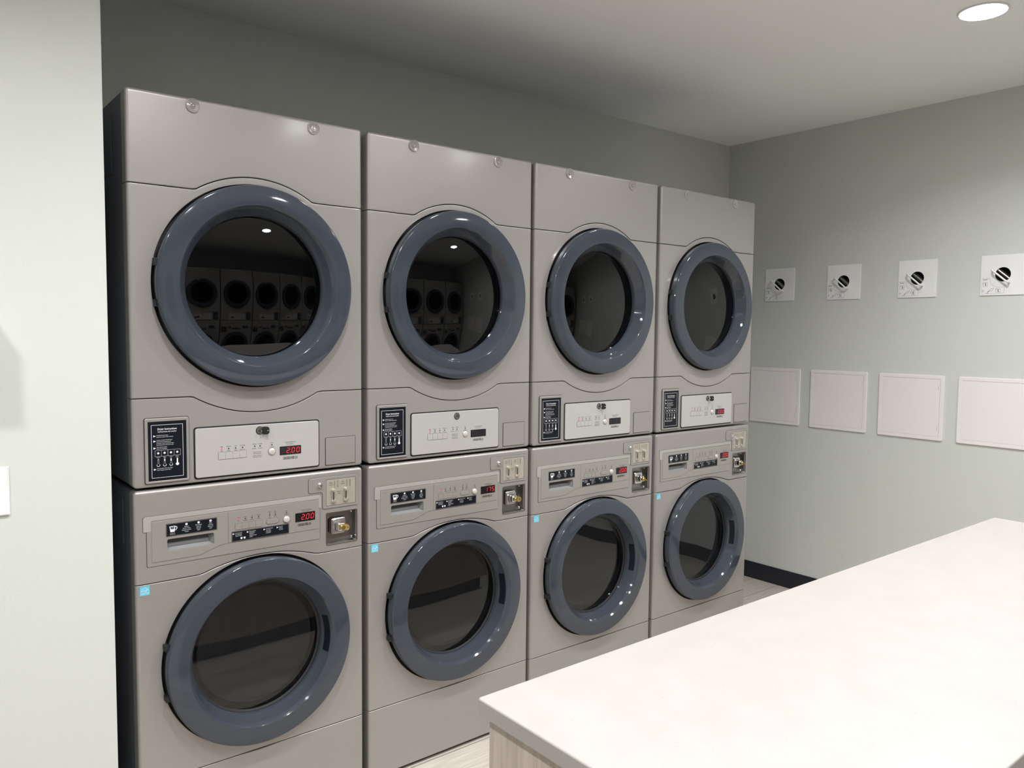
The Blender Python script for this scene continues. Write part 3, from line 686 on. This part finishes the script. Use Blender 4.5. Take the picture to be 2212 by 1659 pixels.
for i in range(4):
    x, y, rz = STX[i]; t = thing('key', 'small brass key in the coin box lock of the washer %s' % WHERE[i], 'key', (x + .604, y + rz*.604 - .0160, .8850), 0, 'brass keys in the coin box locks')
    MB().lathe([(.0001, -.010), (.0072, -.010), (.0084, -.0085), (.0084, .0005)], (0, 0, 0), 'brass', 28).build('barrel', t)
    V, F = shape([circ(0, 0, .0095, 24), circ(.004, 0, .0018, 10)], .0022, .0006); s = MB(); R_ = Matrix.Rotation(radians((50, 48, 22, 15)[i]), 4, 'Z')
    s.raw([R_ @ Vector((v.z - .0011, -v.x - .0150, v.y*1.1)) if i < 2 else Vector((v.y, -v.x*1.25 - .0190, v.z - .0011)) for v in V], F, 'brass'); s.build('key_head', t)

# ================================================================== RIGHT WALL FITTINGS
def make_valve():
    t = thing('wall_valve', '', 'wall valve')
    p = Plate('rwall', (0, 0, 0))
    p.pl([rrect(-.0965, .0965, -.0955, .0955, .002, 2), circ(0, .003, .0335, 48)], .0, .005, 'white', .0010)
    z = .0052; k = 'print_black'
    # decal: curved outline and small pictograms, lower left
    def stroke(pts, w=.0005, closed=False):
        for a, b in zip(pts, pts[1:] + ([pts[0]] if closed else [])):
            d = Vector((b[0] - a[0], b[1] - a[1])); n_ = Vector((-d.y, d.x)).normalized()*w/2
            p.raw(place([Vector((a[0] + n_.x, a[1] + n_.y, z)), Vector((a[0] - n_.x, a[1] - n_.y, z)), Vector((b[0] - n_.x, b[1] - n_.y, z)), Vector((b[0] + n_.x, b[1] + n_.y, z))], 'rwall', (0, 0, 0)), [(0, 1, 2, 3)], k)
    arc = [(-.0545 + .034*(1 - cos(radians(a))), -.0220 - .034*sin(radians(a))) for a in range(0, 91, 10)]
    stroke([(-.0900, -.0140), (-.0580, -.0140), (-.0550, -.0170)] + arc + [(.0060, -.0580), (.0085, -.0620), (.0070, -.0860), (-.0900, -.0880), (-.0905, -.0200), (-.0900, -.0140)], .0006)
    p.disc(-.0840, -.0200, .0022, z, k, 10); stroke([(-.0805, -.0205), (-.0660, -.0200)], .0022)
    for cx, cz in ((-.0740, -.0410), (-.0180, -.0720)):
        stroke([(cx - .009, cz + .009), (cx + .009, cz + .009), (cx + .009, cz - .011), (cx - .009, cz - .011)], .0007, True); stroke([(cx - .013, cz + .004), (cx - .009, cz + .009), (cx - .013, cz - .004)], .0006)
        p.disc(cx, cz + .003, .0026, z, k, 10); p.disc(cx + .001, cz - .005, .0026, z, k, 10); stroke([(cx, cz + .003), (cx + .001, cz - .005)], .0012)
    stroke([(-.0620, -.0790), (-.0540, -.0700), (-.0430, -.0620), (-.0360, -.0600), (-.0400, -.0680), (-.0470, -.0740), (-.0540, -.0750)], .0009, True); stroke([(-.0640, -.0820), (-.0580, -.0740)], .0022)
    p.pl([circ(-.0840, -.0740, .0042, 14), circ(-.0840, -.0740, .0030, 14)], z, 0, k)
    p.pl([[(-.0740, -.0850), (-.0600, -.0850), (-.0600, -.0840), (-.0740, -.0840)][::-1]], z, 0, k)
    p.build('plate', t)
    MB().lathe([(.0001, .060), (.0330, .060), (.0332, .0), (.0334, -.0045)], (0, 0, .003), 'dark_gap', 40, 'x').build('port', t)
    # flap inside the port, aligned with the handle (runs upper left to lower right)
    ang = radians(-41); dr_ = (-cos(ang), sin(ang))    # y,z direction
    s = MB(); c_, s_ = cos(ang), sin(ang)
    def uv(u, v_, x): return (x, -(u*c_ - v_*s_), .003 + u*s_ + v_*c_)
    V = []; n = 8
    for i in range(n + 1):
        v_ = -.013 + .026*i/n; hl = sqrt(.0325**2 - v_*v_); x = .010 - .012*cos(v_/.013*pi/2)
        V += [uv(-hl, v_, x), uv(hl, v_, x)]
    s.raw(V, [(2*i, 2*i + 1, 2*i + 3, 2*i + 2) for i in range(n)], 'dull_chrome'); s.build('flap', t)
    pts = [uv(-.046, -.010, -.0045), uv(-.047, -.010, -.020), uv(-.0465, -.010, -.027), uv(-.043, -.010, -.031), uv(-.036, -.010, -.0325), uv(.036, -.010, -.0325), uv(.043, -.010, -.031), uv(.0465, -.010, -.027), uv(.047, -.010, -.020), uv(.046, -.010, -.0045)]
    MB().tube(pts, .0042, 'white', 12).build('handle', t, 60)
    return t
v0 = make_valve(); VN = ['nearest the dryers', 'second from the dryers', 'third from the dryers', 'fourth from the dryers', 'fifth from the near dryers', 'sixth from the near dryers', 'seventh from the near dryers', 'eighth from the near dryers']
for i, y in enumerate(VY):
    c = v0 if i == 0 else copy_tree(v0); c.location = (XR, y, VZ)
    tag(c, 'square white plate with round black port and bar handle, ' + VN[i], 'wall valve', 'white valve plates on the right wall')
def make_access():
    t = thing('access_panel', '', 'access panel')
    p = Plate('rwall'); p.pl([rrect(-.1665, .1665, -.1655, .1655, .008, 4), rrect(-.1465, .1465, -.1465, .1465, .002, 2)], 0, .0075, 'panel_white', .0022, 2); p.build('frame', t)
    p = Plate('rwall'); p.pl([rrect(-.1461, .1461, -.1461, .1461, .002, 2)], 0.0005, .0068, 'panel_white', .0006)
    for z0 in (.09, -.115): p.pl([[(.1390, z0), (.1397, z0), (.1397, z0 + .026), (.1390, z0 + .026)]], .0075, 0, 'line')
    p.build('door', t); return t
a0 = make_access(); AY = [.4275 - .3985*k for k in range(4)] + [2*YM - (.4275 - .3985*k) for k in (3, 2)]
AN = ['half behind the rightmost dryer', 'second from the dryers', 'third from the dryers', 'fourth from the dryers', 'fifth from the near dryers', 'sixth from the near dryers', 'seventh from the near dryers', 'eighth from the near dryers']
for i, y in enumerate(AY):
    c = a0 if i == 0 else copy_tree(a0); c.location = (XR, y, 1.1395)
    tag(c, 'square white access panel on the sage wall, ' + AN[i], 'access panel', 'white access panels on the right wall')

# ================================================================== FOLDING COUNTER
t = thing('folding_counter', 'long folding counter with white quartz top and wood-look end in front of the machines', 'counter', (0, 0, 0))
CX0, CX1, CY0, CY1 = .165, 2.262, -1.880, -1.266
V, F = shape([rrect(CX0, CX1, CY0, CY1, .006, 4)], .0285, .0035, 3)
mb = MB(); mb.raw(place(V, 'flat', (0, 0, .8865)), F, 'quartz'); mb.build('countertop', t, 28, weighted=False)
mb = MB().rbox(.180, 2.247, -1.866, -1.279, .09, .8863, 'laminate', .0012); mb.build('cabinet', t)
MB().box(.21, 2.217, -1.836, -1.31, 0, .0905, 'dark_gap').build('plinth', t)

# ================================================================== PALE PIER FITTINGS
t = thing('light_switch', 'white switch plate low at the left picture edge on the pale wall', 'light switch', (-.3935, -.06, 1.1155))
p = Plate(); p.pl([rrect(-.0585, .0585, -.0585, .0585, .002, 2)], 0, .0062, 'white', .0030, 2); p.build('plate', t)
for x in (-.023, .023):
    p = Plate(); p.pl([rrect(x - .0165, x + .0165, -.033, .033, .002, 2)], .006, .003, 'white', .001); p.build('rocker', t)
p = MB().rbox(-.130, 0, -.120, 0, 0, .150, 'white', .004)
o = p.build('wall_dispenser'); o.location = (-.384, -.0602, 1.432)
tag(o, 'small white box fixed to the pale wall just above the light switch', 'dispenser')
